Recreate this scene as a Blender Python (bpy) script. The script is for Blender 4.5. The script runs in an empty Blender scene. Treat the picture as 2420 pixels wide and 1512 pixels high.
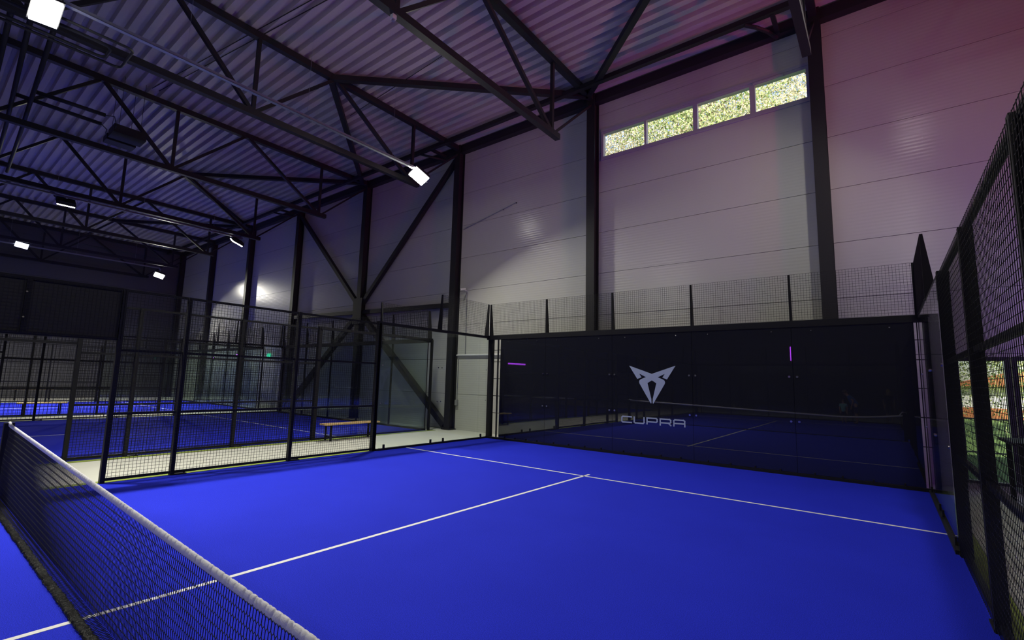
import bpy, math, random
from mathutils import Vector, Matrix
R = random.Random(7)
sc = bpy.context.scene
COL = sc.collection
PI = math.pi

# ------------------------------------------------------------------ camera
IMG_W, IMG_H, FPX = 2420, 1512, 1130.896
CAM = Vector((4.478, -1.073, 1.707))
YAW, PITCH, ROLL = 0.6612, 0.12573, 0.0252
def cam_axes():
    f = Vector((-math.sin(YAW)*math.cos(PITCH), math.cos(YAW)*math.cos(PITCH), math.sin(PITCH)))
    r = Vector((math.cos(YAW), math.sin(YAW), 0)); u = r.cross(f)
    c, s = math.cos(ROLL), math.sin(ROLL)
    return c*r + s*u, -s*r + c*u, f
cr, cu, cf = cam_axes()
cd = bpy.data.cameras.new('camera'); co = bpy.data.objects.new('camera', cd); COL.objects.link(co)
m3 = Matrix((cr, cu, -cf)).transposed()
co.matrix_world = Matrix.Translation(CAM) @ m3.to_4x4()
cd.sensor_width = 36; cd.lens = FPX/IMG_W*36; cd.clip_start = 0.05; cd.clip_end = 500
sc.camera = co

# ------------------------------------------------------------------ materials
MATS = {}
def pmat(name, col, rough=.5, metal=0., spec=.5, coat=0., emit=None, es=0., noise=None, bump=None):
    m = bpy.data.materials.new(name); m.use_nodes = True
    nt = m.node_tree; b = nt.nodes['Principled BSDF']
    b.inputs['Base Color'].default_value = (*col, 1); b.inputs['Roughness'].default_value = rough
    b.inputs['Metallic'].default_value = metal; b.inputs['Specular IOR Level'].default_value = spec
    b.inputs['Coat Weight'].default_value = coat
    if emit: b.inputs['Emission Color'].default_value = (*emit, 1); b.inputs['Emission Strength'].default_value = es
    if noise:
        scale, amt = noise
        tc = nt.nodes.new('ShaderNodeTexCoord'); n = nt.nodes.new('ShaderNodeTexNoise')
        n.inputs['Scale'].default_value = scale; n.inputs['Detail'].default_value = 4
        nt.links.new(tc.outputs['Object'], n.inputs['Vector'])
        mx = nt.nodes.new('ShaderNodeMix'); mx.data_type = 'RGBA'
        mx.inputs[6].default_value = (*[c*(1-amt) for c in col], 1); mx.inputs[7].default_value = (*[min(1, c*(1+amt)) for c in col], 1)
        nt.links.new(n.outputs['Fac'], mx.inputs[0]); nt.links.new(mx.outputs[2], b.inputs['Base Color'])
    if bump:
        scale, st = bump
        tc = nt.nodes.new('ShaderNodeTexCoord'); n = nt.nodes.new('ShaderNodeTexNoise')
        n.inputs['Scale'].default_value = scale; n.inputs['Detail'].default_value = 3
        nt.links.new(tc.outputs['Object'], n.inputs['Vector'])
        bp = nt.nodes.new('ShaderNodeBump'); bp.inputs['Strength'].default_value = st; bp.inputs['Distance'].default_value = .01
        nt.links.new(n.outputs['Fac'], bp.inputs['Height']); nt.links.new(bp.outputs['Normal'], b.inputs['Normal'])
    MATS[name] = m
    return m
STEEL = pmat('dark_steel', (.022, .022, .025), .5, spec=.3)
BLACK = pmat('black_paint', (.013, .013, .015), .55, spec=.18)
WIRE = pmat('mesh_wire', (.012, .012, .014), .4, spec=.3)
GALV = pmat('galvanised', (.42, .44, .48), .32, .75)
CHROME = pmat('chrome_bolt', (.8, .8, .8), .2, 1.)
CONC = pmat('concrete', (.50, .50, .45), .7, noise=(1.3, .10), bump=(60, .15))
GREEN = pmat('green_turf', (.20, .26, .035), .9, noise=(40, .3))
WHITE = pmat('white_line', (.80, .80, .80), .8, noise=(120, .10))
TAPE = pmat('net_tape', (.74, .73, .78), .75, noise=(60, .06), bump=(90, .25))
NETM = pmat('net_cord', (.012, .012, .015), .6)
PLASTIC = pmat('black_plastic', (.004, .004, .005), .3, spec=.06, bump=(90, .8))
WOOD = pmat('bench_wood', (.62, .43, .19), .45, noise=(9, .25))
WHT = pmat('white_plastic', (.7, .7, .72), .4)
GREYBOX = pmat('grey_box', (.3, .3, .32), .4)
FRAME = pmat('window_frame', (.45, .45, .50), .4)
DARKFRAME = pmat('door_frame', (.035, .03, .045), .4)
BOARD = pmat('black_board', (.014, .014, .013), .5)
FILM = pmat('filmed_glass', (.017, .018, .024), .015, spec=.85)
LOGO = pmat('logo_silver', (.52, .60, .66), .35, metal=.0, spec=.5)
LAMP = pmat('lamp_lens', (.9, .9, .9), .3, emit=(1, .97, .90), es=55)
LAMPF = pmat('lamp_lens_far', (.9, .9, .9), .3, emit=(1, .97, .92), es=16)
LAMPB = pmat('lamp_lens_cool', (.9, .9, .9), .3, emit=(.75, .80, 1), es=4)
LEDV = pmat('violet_led', (.4, .1, .9), .3, emit=(.50, .06, 1), es=16)
LEDM = pmat('magenta_led', (.8, .1, .6), .3, emit=(1, .05, .35), es=10)
EXITG = pmat('exit_sign', (.05, .6, .3), .3, emit=(.05, .8, .45), es=1.2)
BARKM = pmat('bark', (.10, .07, .05), .9, noise=(8, .4))
GRASS = pmat('lawn', (.10, .17, .035), .95, noise=(3, .5))
RUBBER = pmat('rubber', (.02, .02, .02), .7)
CABLE = pmat('cable', (.02, .02, .022), .5)

def turf_mat():
    m = bpy.data.materials.new('blue_turf'); m.use_nodes = True; nt = m.node_tree; b = nt.nodes['Principled BSDF']
    tc = nt.nodes.new('ShaderNodeTexCoord')
    n1 = nt.nodes.new('ShaderNodeTexNoise'); n1.inputs['Scale'].default_value = 170; n1.inputs['Detail'].default_value = 3
    n2 = nt.nodes.new('ShaderNodeTexNoise'); n2.inputs['Scale'].default_value = 1.1; n2.inputs['Detail'].default_value = 3
    for n in (n1, n2): nt.links.new(tc.outputs['Object'], n.inputs['Vector'])
    cr_ = nt.nodes.new('ShaderNodeValToRGB')
    cr_.color_ramp.elements[0].position = .38; cr_.color_ramp.elements[0].color = (.009, .019, .46, 1)
    cr_.color_ramp.elements[1].position = .64; cr_.color_ramp.elements[1].color = (.022, .036, .80, 1)
    nt.links.new(n1.outputs['Fac'], cr_.inputs['Fac'])
    mx = nt.nodes.new('ShaderNodeMix'); mx.data_type = 'RGBA'; mx.blend_type = 'MULTIPLY'; mx.inputs[0].default_value = .35
    cr2 = nt.nodes.new('ShaderNodeValToRGB')
    cr2.color_ramp.elements[0].position = .35; cr2.color_ramp.elements[0].color = (.72, .75, .84, 1)
    cr2.color_ramp.elements[1].position = .65; cr2.color_ramp.elements[1].color = (1, 1, 1, 1)
    nt.links.new(n2.outputs['Fac'], cr2.inputs['Fac'])
    nt.links.new(cr_.outputs['Color'], mx.inputs[6]); nt.links.new(cr2.outputs['Color'], mx.inputs[7])
    nt.links.new(mx.outputs[2], b.inputs['Base Color'])
    b.inputs['Roughness'].default_value = .95; b.inputs['Specular IOR Level'].default_value = .15
    bp = nt.nodes.new('ShaderNodeBump'); bp.inputs['Strength'].default_value = .7; bp.inputs['Distance'].default_value = .006
    nt.links.new(n1.outputs['Fac'], bp.inputs['Height']); nt.links.new(bp.outputs['Normal'], b.inputs['Normal'])
    return m
TURF = turf_mat()

def wall_mat():
    # coated sandwich panel with fine horizontal micro ribs
    m = bpy.data.materials.new('wall_panel'); m.use_nodes = True; nt = m.node_tree; b = nt.nodes['Principled BSDF']
    b.inputs['Base Color'].default_value = (.56, .56, .52, 1); b.inputs['Roughness'].default_value = .24
    tc = nt.nodes.new('ShaderNodeTexCoord'); sp = nt.nodes.new('ShaderNodeSeparateXYZ')
    nt.links.new(tc.outputs['Object'], sp.inputs[0])
    mu = nt.nodes.new('ShaderNodeMath'); mu.operation = 'MULTIPLY'; mu.inputs[1].default_value = 2*PI/.075
    nt.links.new(sp.outputs['Z'], mu.inputs[0])
    si = nt.nodes.new('ShaderNodeMath'); si.operation = 'SINE'; nt.links.new(mu.outputs[0], si.inputs[0])
    bp = nt.nodes.new('ShaderNodeBump'); bp.inputs['Strength'].default_value = .28; bp.inputs['Distance'].default_value = .0022
    nt.links.new(si.outputs[0], bp.inputs['Height']); nt.links.new(bp.outputs['Normal'], b.inputs['Normal'])
    return m
WALL = wall_mat()
DECK = pmat('roof_deck', (.56, .52, .49), .46, .0, spec=.4, noise=(2, .05))
GROOVE = pmat('panel_joint', (.10, .10, .10), .8)

def glass_mat(name, tint, ior=1.55):
    m = bpy.data.materials.new(name); m.use_nodes = True; nt = m.node_tree; nt.nodes.clear()
    o = nt.nodes.new('ShaderNodeOutputMaterial'); mix = nt.nodes.new('ShaderNodeMixShader'); fr = nt.nodes.new('ShaderNodeFresnel')
    ge = nt.nodes.new('ShaderNodeNewGeometry'); mi = nt.nodes.new('ShaderNodeMapRange')
    mi.inputs['To Min'].default_value = ior; mi.inputs['To Max'].default_value = 1/ior   # both faces of a pane reflect like outer faces
    nt.links.new(ge.outputs['Backfacing'], mi.inputs['Value']); nt.links.new(mi.outputs[0], fr.inputs['IOR'])
    t = nt.nodes.new('ShaderNodeBsdfTransparent'); t.inputs[0].default_value = (*tint, 1)
    g = nt.nodes.new('ShaderNodeBsdfGlossy'); g.inputs['Roughness'].default_value = .0
    nt.links.new(fr.outputs[0], mix.inputs[0]); nt.links.new(t.outputs[0], mix.inputs[1]); nt.links.new(g.outputs[0], mix.inputs[2])
    nt.links.new(mix.outputs[0], o.inputs[0])
    return m
GLASS = glass_mat('court_glass', (.93, .97, .95), 1.45)
PANE = glass_mat('window_glass', (.96, .98, .97), 1.2)

def leaf_mat(name, col):
    m = bpy.data.materials.new(name); m.use_nodes = True; nt = m.node_tree; nt.nodes.clear()
    o = nt.nodes.new('ShaderNodeOutputMaterial'); d = nt.nodes.new('ShaderNodeBsdfDiffuse'); t = nt.nodes.new('ShaderNodeBsdfTranslucent')
    mix = nt.nodes.new('ShaderNodeMixShader'); mix.inputs[0].default_value = .32
    oi = nt.nodes.new('ShaderNodeTexCoord'); n = nt.nodes.new('ShaderNodeTexNoise'); n.inputs['Scale'].default_value = 2.2; n.inputs['Detail'].default_value = 5
    nt.links.new(oi.outputs['Object'], n.inputs['Vector'])
    rp = nt.nodes.new('ShaderNodeValToRGB'); rp.color_ramp.elements[0].position = .35; rp.color_ramp.elements[1].position = .65
    rp.color_ramp.elements[0].color = (*col[0], 1); rp.color_ramp.elements[1].color = (*col[1], 1)
    nt.links.new(n.outputs['Fac'], rp.inputs[0])
    nt.links.new(rp.outputs[0], d.inputs[0]); nt.links.new(rp.outputs[0], t.inputs[0])
    nt.links.new(d.outputs[0], mix.inputs[1]); nt.links.new(t.outputs[0], mix.inputs[2]); nt.links.new(mix.outputs[0], o.inputs[0])
    return m
LEAF_A = leaf_mat('leaf_autumn', ((.15, .20, .05), (.92, .76, .54)))
LEAF_G = leaf_mat('leaf_green', ((.10, .18, .05), (.62, .64, .30)))
LEAF_P = leaf_mat('leaf_pale', ((.48, .42, .34), (.92, .88, .80)))

# ------------------------------------------------------------------ mesh helpers
class MB:
    def __init__(s): s.v = []; s.f = []
    def add(s, vs, fs):
        n = len(s.v); s.v.extend([tuple(v) for v in vs]); s.f.extend([tuple(i+n for i in f) for f in fs]); return s
    def box(s, a, b):
        x0, x1 = sorted((a[0], b[0])); y0, y1 = sorted((a[1], b[1])); z0, z1 = sorted((a[2], b[2]))
        return s.add([(x0,y0,z0),(x1,y0,z0),(x1,y1,z0),(x0,y1,z0),(x0,y0,z1),(x1,y0,z1),(x1,y1,z1),(x0,y1,z1)],
                     [(0,3,2,1),(4,5,6,7),(0,1,5,4),(1,2,6,5),(2,3,7,6),(3,0,4,7)])
    def beam(s, a, b, w, h, up=(0, 0, 1)):
        a = Vector(a); b = Vector(b); d = (b-a).normalized(); u = Vector(up)
        if abs(d.dot(u)) > .98: u = Vector((0, 1, 0))
        x = d.cross(u).normalized(); z = x.cross(d).normalized()
        c = [(-w/2, -h/2), (w/2, -h/2), (w/2, h/2), (-w/2, h/2)]
        return s.add([p + x*i + z*j for p in (a, b) for i, j in c], [(0,3,2,1),(4,5,6,7),(0,1,5,4),(1,2,6,5),(2,3,7,6),(3,0,4,7)])
    def tube(s, pts, r, n=8, cap=True):
        pts = [Vector(p) for p in pts]; rings = []; prev = None
        for i, p in enumerate(pts):
            d = (pts[min(i+1, len(pts)-1)] - pts[max(i-1, 0)]).normalized()
            if prev is None:
                u = Vector((0, 0, 1)) if abs(d.z) < .9 else Vector((1, 0, 0)); x = d.cross(u).normalized()
            else:
                x = (prev - d*prev.dot(d)).normalized()
            prev = x; z = x.cross(d); rr = r[i] if isinstance(r, (list, tuple)) else r
            rings.append([p + (x*math.cos(2*PI*k/n) + z*math.sin(2*PI*k/n))*rr for k in range(n)])
        vs = [v for g in rings for v in g]; fs = []
        for i in range(len(pts)-1):
            for k in range(n):
                fs.append((i*n+k, i*n+(k+1) % n, (i+1)*n+(k+1) % n, (i+1)*n+k))
        if cap:
            fs.append(tuple(reversed(range(n)))); fs.append(tuple(range((len(pts)-1)*n, len(pts)*n)))
        return s.add(vs, fs)
    def disc(s, c, ax, r, t, n=12):
        c = Vector(c); ax = Vector(ax).normalized()
        return s.tube([c - ax*t/2, c + ax*t/2], r, n)
    def prism(s, poly, o, ux, uy, depth):
        o = Vector(o); ux = Vector(ux); uy = Vector(uy); nrm = ux.cross(uy).normalized()*depth
        n = len(poly); vs = [o + ux*p[0] + uy*p[1] for p in poly]; vs += [v + nrm for v in vs]
        fs = [tuple(reversed(range(n))), tuple(range(n, 2*n))] + [(i, (i+1) % n, n+(i+1) % n, n+i) for i in range(n)]
        return s.add(vs, fs)
    def data(s, name, m):
        me = bpy.data.meshes.new(name); me.from_pydata(s.v, [], s.f); me.update()
        for mm in (m if isinstance(m, (list, tuple)) else [m]): me.materials.append(mm)
        return me
    def build(s, name, m, parent=None, smooth=False):
        me = s.data(name, m)
        if smooth:
            for p in me.polygons: p.use_smooth = True
        o = bpy.data.objects.new(name, me); COL.objects.link(o)
        if parent is not None:
            o.parent = parent; o.matrix_parent_inverse = Matrix.Translation(-parent.location) if parent.type == 'EMPTY' else Matrix()
        return o
def tag(o, label=None, cat=None, group=None, kind=None):
    if label: o['label'] = label
    if cat: o['category'] = cat
    if group: o['group'] = group
    if kind: o['kind'] = kind
    return o
def thing(name, label, cat, loc=(0, 0, 0), group=None, kind=None):
    o = bpy.data.objects.new(name, None); o.location = loc; o.empty_display_size = .1; COL.objects.link(o)
    return tag(o, label, cat, group, kind)
def B(a, b): return MB().box(a, b)
def area(name, loc, direction, size, power, col=(1, 1, 1), spread=180, sy=None):
    l = bpy.data.lights.new(name, 'AREA'); l.energy = power; l.color = col; l.shape = 'RECTANGLE' if sy else 'SQUARE'; l.size = size
    if sy: l.size_y = sy
    l.spread = math.radians(spread)
    o = bpy.data.objects.new(name, l); o.location = loc
    o.rotation_euler = Vector(direction).to_track_quat('-Z', 'Y').to_euler(); COL.objects.link(o); return o
def spot(name, loc, target, power, col, angle, blend=.5, radius=.08):
    l = bpy.data.lights.new(name, 'SPOT'); l.energy = power; l.color = col; l.spot_size = math.radians(angle); l.spot_blend = blend; l.shadow_soft_size = radius
    o = bpy.data.objects.new(name, l); o.location = loc
    o.rotation_euler = (Vector(target)-Vector(loc)).to_track_quat('-Z', 'Y').to_euler(); COL.objects.link(o); return o

def wires_yz(mb, x, y0, y1, z0, z1, pitch=.05, r=.002):
    """welded wire grid in a plane of constant x"""
    n = max(1, round((y1-y0)/pitch))
    for i in range(n+1):
        y = y0+(y1-y0)*i/n; mb.box((x-r, y-r, z0), (x+r, y+r, z1))
    n = max(1, round((z1-z0)/pitch))
    for i in range(n+1):
        z = z0+(z1-z0)*i/n; mb.box((x+r, y0, z-r), (x+3*r, y1, z+r))
    return mb
def wires_xz(mb, y, x0, x1, z0, z1, pitch=.05, r=.002):
    n = max(1, round((x1-x0)/pitch))
    for i in range(n+1):
        x = x0+(x1-x0)*i/n; mb.box((x-r, y-r, z0), (x+r, y+r, z1))
    n = max(1, round((z1-z0)/pitch))
    for i in range(n+1):
        z = z0+(z1-z0)*i/n; mb.box((x0, y+r, z-r), (x1, y+3*r, z+r))
    return mb

# ------------------------------------------------------------------ hall shell
XW, XE, YN, YS, ZR = -35.2, 22.0, 11.0, -19.0, 10.2
B((XW-.3, YS-.3, -.2), (XE+.3, YN+.15, -.006)).build('floor', CONC)
tag(bpy.data.objects['floor'], 'pale concrete floor of the hall between the courts', 'floor', kind='structure')

def panel_wall(name, label, axis, pos, sgn, a0, a1, z0, z1, holes=(), pitch=1.2, mat=None):
    """sandwich panel wall; the room side is at pos, the core lies on the sgn side; holes = (a0,a1,z0,z1)"""
    mb = MB(); core = MB()
    zs = [z0]; k = 1
    while k*pitch < z1: zs.append(k*pitch); k += 1
    zs.append(z1)
    def emit(m, p0, p1, q0, q1, r0, r1):
        if axis == 'y': m.box((p0, pos+sgn*r0, q0), (p1, pos+sgn*r1, q1))
        else: m.box((pos+sgn*r0, p0, q0), (pos+sgn*r1, p1, q1))
    def cut(m, q0, q1, r0, r1):
        cs = sorted(set([q0, q1] + [v for h in holes for v in (h[2], h[3]) if q0 < v < q1]))
        for u, w in zip(cs, cs[1:]):
            mid = (u+w)/2; xs = [(a0, a1)]
            for h in holes:
                if h[2] < mid < h[3]:
                    nx = []
                    for (s0, s1) in xs:
                        if h[1] <= s0 or h[0] >= s1: nx.append((s0, s1)); continue
                        if h[0] > s0: nx.append((s0, h[0]))
                        if h[1] < s1: nx.append((h[1], s1))
                    xs = nx
            for (s0, s1) in xs: emit(m, s0, s1, u, w, r0, r1)
    for q0, q1 in zip(zs, zs[1:]): cut(mb, q0+.005, q1-.005, 0, .03)
    cut(core, z0, z1, .03, .14)
    w = mb.build(name, mat or WALL); tag(w, label, 'wall', kind='structure')
    core.build('panel_core', GROOVE, w)
    return w
WIN_X = (-1.74, 3.52); WIN_Z = (8.22, 9.04)
panel_wall('wall_back', 'tall pale panelled wall behind the black glass end of the court', 'y', YN, 1, XW, XE, -.02, 10.4,
           [(WIN_X[0], WIN_X[1], WIN_Z[0], WIN_Z[1]), (5.52, 6.22, .12, 2.32), (6.28, 7.9, .12, 2.32)])
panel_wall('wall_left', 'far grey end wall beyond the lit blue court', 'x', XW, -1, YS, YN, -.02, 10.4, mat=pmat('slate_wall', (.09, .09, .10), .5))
panel_wall('wall_right', 'panelled wall closing the lounge side of the hall', 'x', XE, 1, YS, YN, -.02, 10.4)
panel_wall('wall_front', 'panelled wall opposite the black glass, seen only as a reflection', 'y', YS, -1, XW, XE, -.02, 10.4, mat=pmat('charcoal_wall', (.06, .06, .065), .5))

# trapezoidal roof deck, ribs along x
mb = MB(); P = .30; y = YS-.1
prof = []
while y < YN+.1:
    prof += [(y, ZR), (y+.15, ZR), (y+.185, ZR+.13), (y+.265, ZR+.13)]; y += P
prof.append((y, ZR))
vs = [(x, a, b) for x in (XW-.1, XE+.1) for a, b in prof]; n = len(prof)
mb.add(vs, [(i, i+1, n+i+1, n+i) for i in range(n-1)])
mb.box((XW-.1, YS-.1, ZR+.16), (XE+.1, YN+.15, ZR+.36))
d = mb.build('ceiling', DECK); tag(d, 'corrugated metal roof deck above the trusses', 'ceiling', kind='structure')

# ------------------------------------------------------------------ columns, trusses, braces
CX = [9.2 - 5.55*i + (0 if i else 0) for i in range(8)]
CX = [20.3, 14.75, 9.2, 3.65, -1.95, -7.42, -12.98, -18.6, -23.95, -29.3, -34.7]
cnames = ['at the far end of the lounge', 'in the middle of the lounge wall', 'in the lounge behind the side fence', 'right of the ribbon window, tinted red', 'left of the ribbon window',
          'standing behind the clear glass corner', 'where four diagonal braces meet', 'at the left foot of the long wall brace',
          'left of the pair of wall reflections', 'second from the far hall corner', 'in the far hall corner']
for x, nm in zip(CX, cnames):
    t = thing('steel_column', 'dark steel wall column '+nm, 'column', (x, YN-.14, 0), 'steel wall columns', 'structure')
    m = MB(); w = .13
    m.box((x-w, YN-.28, 0), (x+w, YN-.262, ZR)); m.box((x-w, YN-.018, 0), (x+w, YN-.001, ZR)); m.box((x-.05, YN-.262, 0), (x+.05, YN-.018, ZR))
    m.build('shaft', STEEL, t)
    B((x-.19, YN-.34, 0), (x+.19, YN-.001, .025)).build('base_plate', STEEL, t)
ZT, ZB = 10.09, 8.06
TY = [10.7, 5.75, 1.75, -2.3, -6.35, -10.4, -14.4, -18.4]; BY = [8.65, 3.65, -.3, -4.3, -8.4, -12.4, -16.4]
tn = ['over the far end of the lounge', 'over the middle of the lounge', 'over the lounge', 'nearest the camera on the right', 'ending beside the ribbon window', 'above the clear glass corner', 'above the walkway and unlit court',
      'above the unlit court', 'above the far edge of the unlit court', 'above the lit far court', 'last, against the far wall']
for x, nm in zip(CX, tn):
    t = thing('roof_truss', 'black steel roof truss '+nm, 'roof truss', (x, 0, ZT), 'roof trusses')
    MB().beam((x, YN-.28, ZT), (x, YS+.1, ZT), .16, .17).build('top_chord', STEEL, t)
    MB().beam((x, 8.95, ZB), (x, YS+.5, ZB), .15, .15).build('bottom_chord', STEEL, t)
    for by in BY:
        MB().beam((x, by, ZB), (x, by, ZT), .085, .085).build('post', STEEL, t)
    for i, by in enumerate(BY):
        if i > 0: MB().beam((x, by, ZB), (x, TY[i], ZT), .085, .085).build('diagonal', STEEL, t)
        MB().beam((x, by, ZB), (x, TY[i+1], ZT), .095, .095).build('diagonal', STEEL, t)
    MB().beam((x, BY[0]+.12, ZB+.05), (x, YN-.28, ZT-.25), .06, .06).build('end_strut', STEEL, t)
# horizontal wind braces zigzag along the eave
braces = [((3.65, 5.6), (-1.95, 10.55), 'from the right truss to the column left of the window'),
          ((-7.42, 5.6), (-1.95, 10.55), 'crossing the deck to the column left of the window'),
          ((-7.42, 5.6), (-12.98, 10.55), 'from the third truss down to the braced column'),
          ((-18.6, 5.6), (-12.98, 10.55), 'above the unlit court to the braced column'),
          ((-18.6, 5.6), (-23.95, 10.55), 'above the unlit court heading away to the far wall'),
          ((-29.3, 5.6), (-23.95, 10.55), 'farthest, above the lit court'),
          ((3.65, 5.6), (9.2, 10.55), 'running toward the lounge')]
for a, b, nm in braces:
    tag(MB().beam((a[0], a[1], ZT-.04), (b[0], b[1], ZT-.04), .15, .15).build('roof_brace', STEEL), 'dark horizontal roof brace '+nm, 'brace', 'roof braces')
tag(MB().beam((XW, 10.03, 10.0), (XE, 10.03, 10.0), .13, .13).build('eave_tube', STEEL), 'long black steel tube just under the deck along the wall', 'eave tube')
tag(B((XW, YN-.22, 9.93), (XE, YN-.002, 10.19)).build('eave_beam', STEEL), 'dark beam along the top edge of the panelled wall', 'eave beam')
for i, (x, nm) in enumerate(((2.95, 'right of the ribbon window'), (-8.1, 'above the corner column'), (-19.2, 'above the unlit court'))):
    m = MB(); pts = [(x-.75+.0, 10.03, 9.96)]
    m.beam((x, 10.03, 9.97), (x, 10.9, 9.97), .09, .09)
    m.tube([(x-.55, 10.03, 9.93), (x-.35, 10.15, 9.86), (x-.15, 10.4, 9.82), (x-.03, 10.8, 9.86)], .045, 8)
    tag(m.build('eave_bracket', STEEL), 'curved steel bracket joining eave tube and wall beam '+nm, 'bracket', 'eave brackets')
# vertical wall bracing meeting at the column at -12.98
def wb(a, b, lab, w=.16):
    tag(MB().beam(a, b, w, w, (0, 1, 0)).build('wall_brace', STEEL), lab, 'brace', 'wall braces')
yb = YN-.17
wb((-18.47, yb, 9.7), (-13.12, yb, 4.75), 'diagonal wall brace rising left from the central knot to the roof')
wb((-7.55, yb, 9.7), (-12.84, yb, 4.75), 'diagonal wall brace rising right to the top of the corner column')
wb((-12.84, yb, 4.3), (-7.62, yb, .12), 'diagonal wall brace dropping right to the foot of the corner column', .2)
wb((-13.12, yb, 4.3), (-18.4, yb, .12), 'diagonal wall brace dropping left behind the unlit court', .2)
tag(MB().beam((-18.47, yb, 4.52), (-7.55, yb, 4.30), .14, .16).build('wall_beam', STEEL), 'horizontal steel beam on the wall crossing the braced column', 'beam')
tag(B((-12.98-.3, YN-.31, 3.9), (-12.98+.3, YN-.285, 5.0)).build('gusset_plate', STEEL), 'steel gusset plate where the wall braces meet', 'gusset plate')

# ------------------------------------------------------------------ roof services
def rail(x, y0, y1, z, lab):
    t = thing('lighting_rail', lab, 'lighting rail', (x, (y0+y1)/2, z), 'galvanised lighting rails')
    m = MB(); m.box((x-.05, y0, z), (x+.05, y1, z+.008)); m.box((x-.05, y0, z), (x-.044, y1, z+.06)); m.box((x+.044, y0, z), (x+.05, y1, z+.06))
    m.build('channel', GALV, t)
    k = 0
    yy = y0+.5
    while yy < y1:
        MB().tube([(x, yy, z+.02), (x, yy, ZR)], .0035, 5).build('hanger_wire', GALV, t); yy += 2.6
    return t
rail(-6.42, -9.0, 8.35, 7.98, 'galvanised lighting rail with the bright floodlight at its end, above the walkway')
rail(5.42, -9.0, 8.35, 8.26, 'galvanised lighting rail over the right side fence')
rail(-19.0, -9.0, 8.35, 7.98, 'galvanised lighting rail beyond the unlit court')
rail(-30.4, -9.0, 8.35, 7.98, 'galvanised lighting rail of the far lit court')
def floodlight(loc, face, lens, lab, grp, turn=False):
    """LED floodlight: finned housing, lens, bracket; face = direction the lens points"""
    loc = Vector(loc); t = thing('floodlight', lab, 'floodlight', loc, grp)
    f = Vector(face).normalized(); sx = Vector((0, 1, 0)); sx = (sx - f*sx.dot(f)).normalized(); sy = f.cross(sx)
    if turn: sx, sy = -sy, sx
    def pt(a, b, c): return loc + sx*a + sy*b + f*c
    def bx(m, a0, a1, b0, b1, c0, c1):
        v = [pt(a, b, c) for c in (c0, c1) for b in (b0, b1) for a in (a0, a1)]
        return m.add(v, [(0, 1, 3, 2), (4, 6, 7, 5), (0, 4, 5, 1), (2, 3, 7, 6), (0, 2, 6, 4), (1, 5, 7, 3)])
    m = MB(); bx(m, -.27, .27, -.20, .20, -.05, 0)
    for k in range(7): bx(m, -.25, .25, -.18+.06*k-.006, -.18+.06*k+.006, -.13, -.05)
    m.build('housing', STEEL, t)
    m = MB(); bx(m, -.245, .245, -.175, .175, .001, .05)
    m.build('lens', lens, t)
    m = MB(); m.tube([pt(-.3, 0, -.03), pt(-.3, 0, -.22), pt(.3, 0, -.22), pt(.3, 0, -.03)], .014, 6)
    m.beam(pt(0, 0, -.2), (loc.x, loc.y, 7.979 if loc.x < 0 else 8.259), .05, .02)
    m.build('bracket', GALV, t)
    return t, pt(0, 0, .06), f
FL = dict(cool=(1, .97, .83))
def lit(loc, face, power, lab, grp='court floodlights', lens=None, spread=150, col=FL['cool']):
    t, p, f = floodlight(loc, face, lens or LAMP, lab, grp, 'glaring' in lab)
    area('lamp_light', p, f, .46, power, col, spread, .33)
S1 = 0.5
LAMPS = [((-6.44, 8.15, 7.84), (.34, -.47, -.80), 940, 156, None, 'floodlight glowing white at the end of the galvanised rail'),
         ((-6.44, -.15, 7.74), (.40, .12, -.9), 430, 92, None, 'floodlight glaring at the upper left corner of the view'),
         ((5.42, 8.15, 8.12), (-.60, -.36, -.72), 160, 165, None, 'floodlight over the right side fence near the ribbon window'),
         ((5.42, -.15, 7.92), (-.62, .10, -.72), 24, 150, None, 'floodlight over the right side fence above the net'),
         ((-6.44, -8.2, 7.84), (.45, .4, -.78), 260, 130, None, 'floodlight at the hidden end of the walkway rail'),
         ((5.42, -8.2, 8.02), (-.45, .4, -.78), 120, 150, None, 'floodlight at the hidden end of the right rail'),
         ((-30.3, 8.35, 7.55), (.5, -.32, -.80), 800, 140, LAMPF, 'small bright floodlight facing from beyond the far lit court'),
         ((-30.3, 2.35, 8.0), (.5, -.2, -.85), 250, 120, LAMPB, 'pale floodlight beyond the far lit court, half hidden by trusses'),
         ((-19.1, 8.15, 7.8), (-.5, -.32, -.80), 640, 104, LAMPF, 'floodlight with louvred back seen past the second wall column'),
         ((-19.1, 2.2, 7.8), (-.6, 0, -.75), 420, 84, LAMPF, 'floodlight turned away above the far edge of the unlit court')]
for loc, face, pw, spr, ln_, lab in LAMPS: lit(loc, face, pw*S1, lab, lens=ln_, spread=spr)

# radiant heater pipes high on the left
def pipe(pts, r, lab, name='heater_pipe'):
    tag(MB().tube(pts, r, 10).build(name, STEEL, smooth=True), lab, 'pipe', 'heater pipes')
def ubend(x0, x1, ys, ye, z, r=.12, k=6):
    pts = [(x0, ys, z), (x0, ye-r, z)]
    for i in range(1, k): a = PI/2*i/k; pts.append((x0+(r-r*math.cos(a))*(1 if x1 > x0 else -1), ye-r+r*math.sin(a), z))
    pts.append((x0+(r if x1 > x0 else -r), ye, z)); pts.append((x1-(r if x1 > x0 else -r), ye, z))
    for i in range(1, k): a = PI/2*i/k; pts.append((x1-(r-r*math.sin(a))*(1 if x1 > x0 else -1), ye-r+r*math.cos(a), z))
    pts += [(x1, ye-r, z), (x1, ys, z)]
    return pts
pipe(ubend(-6.75, -7.68, -4.2, 1.13, 7.91), .026, 'outer loop of dark heater pipe hanging near the glaring floodlight')
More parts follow.
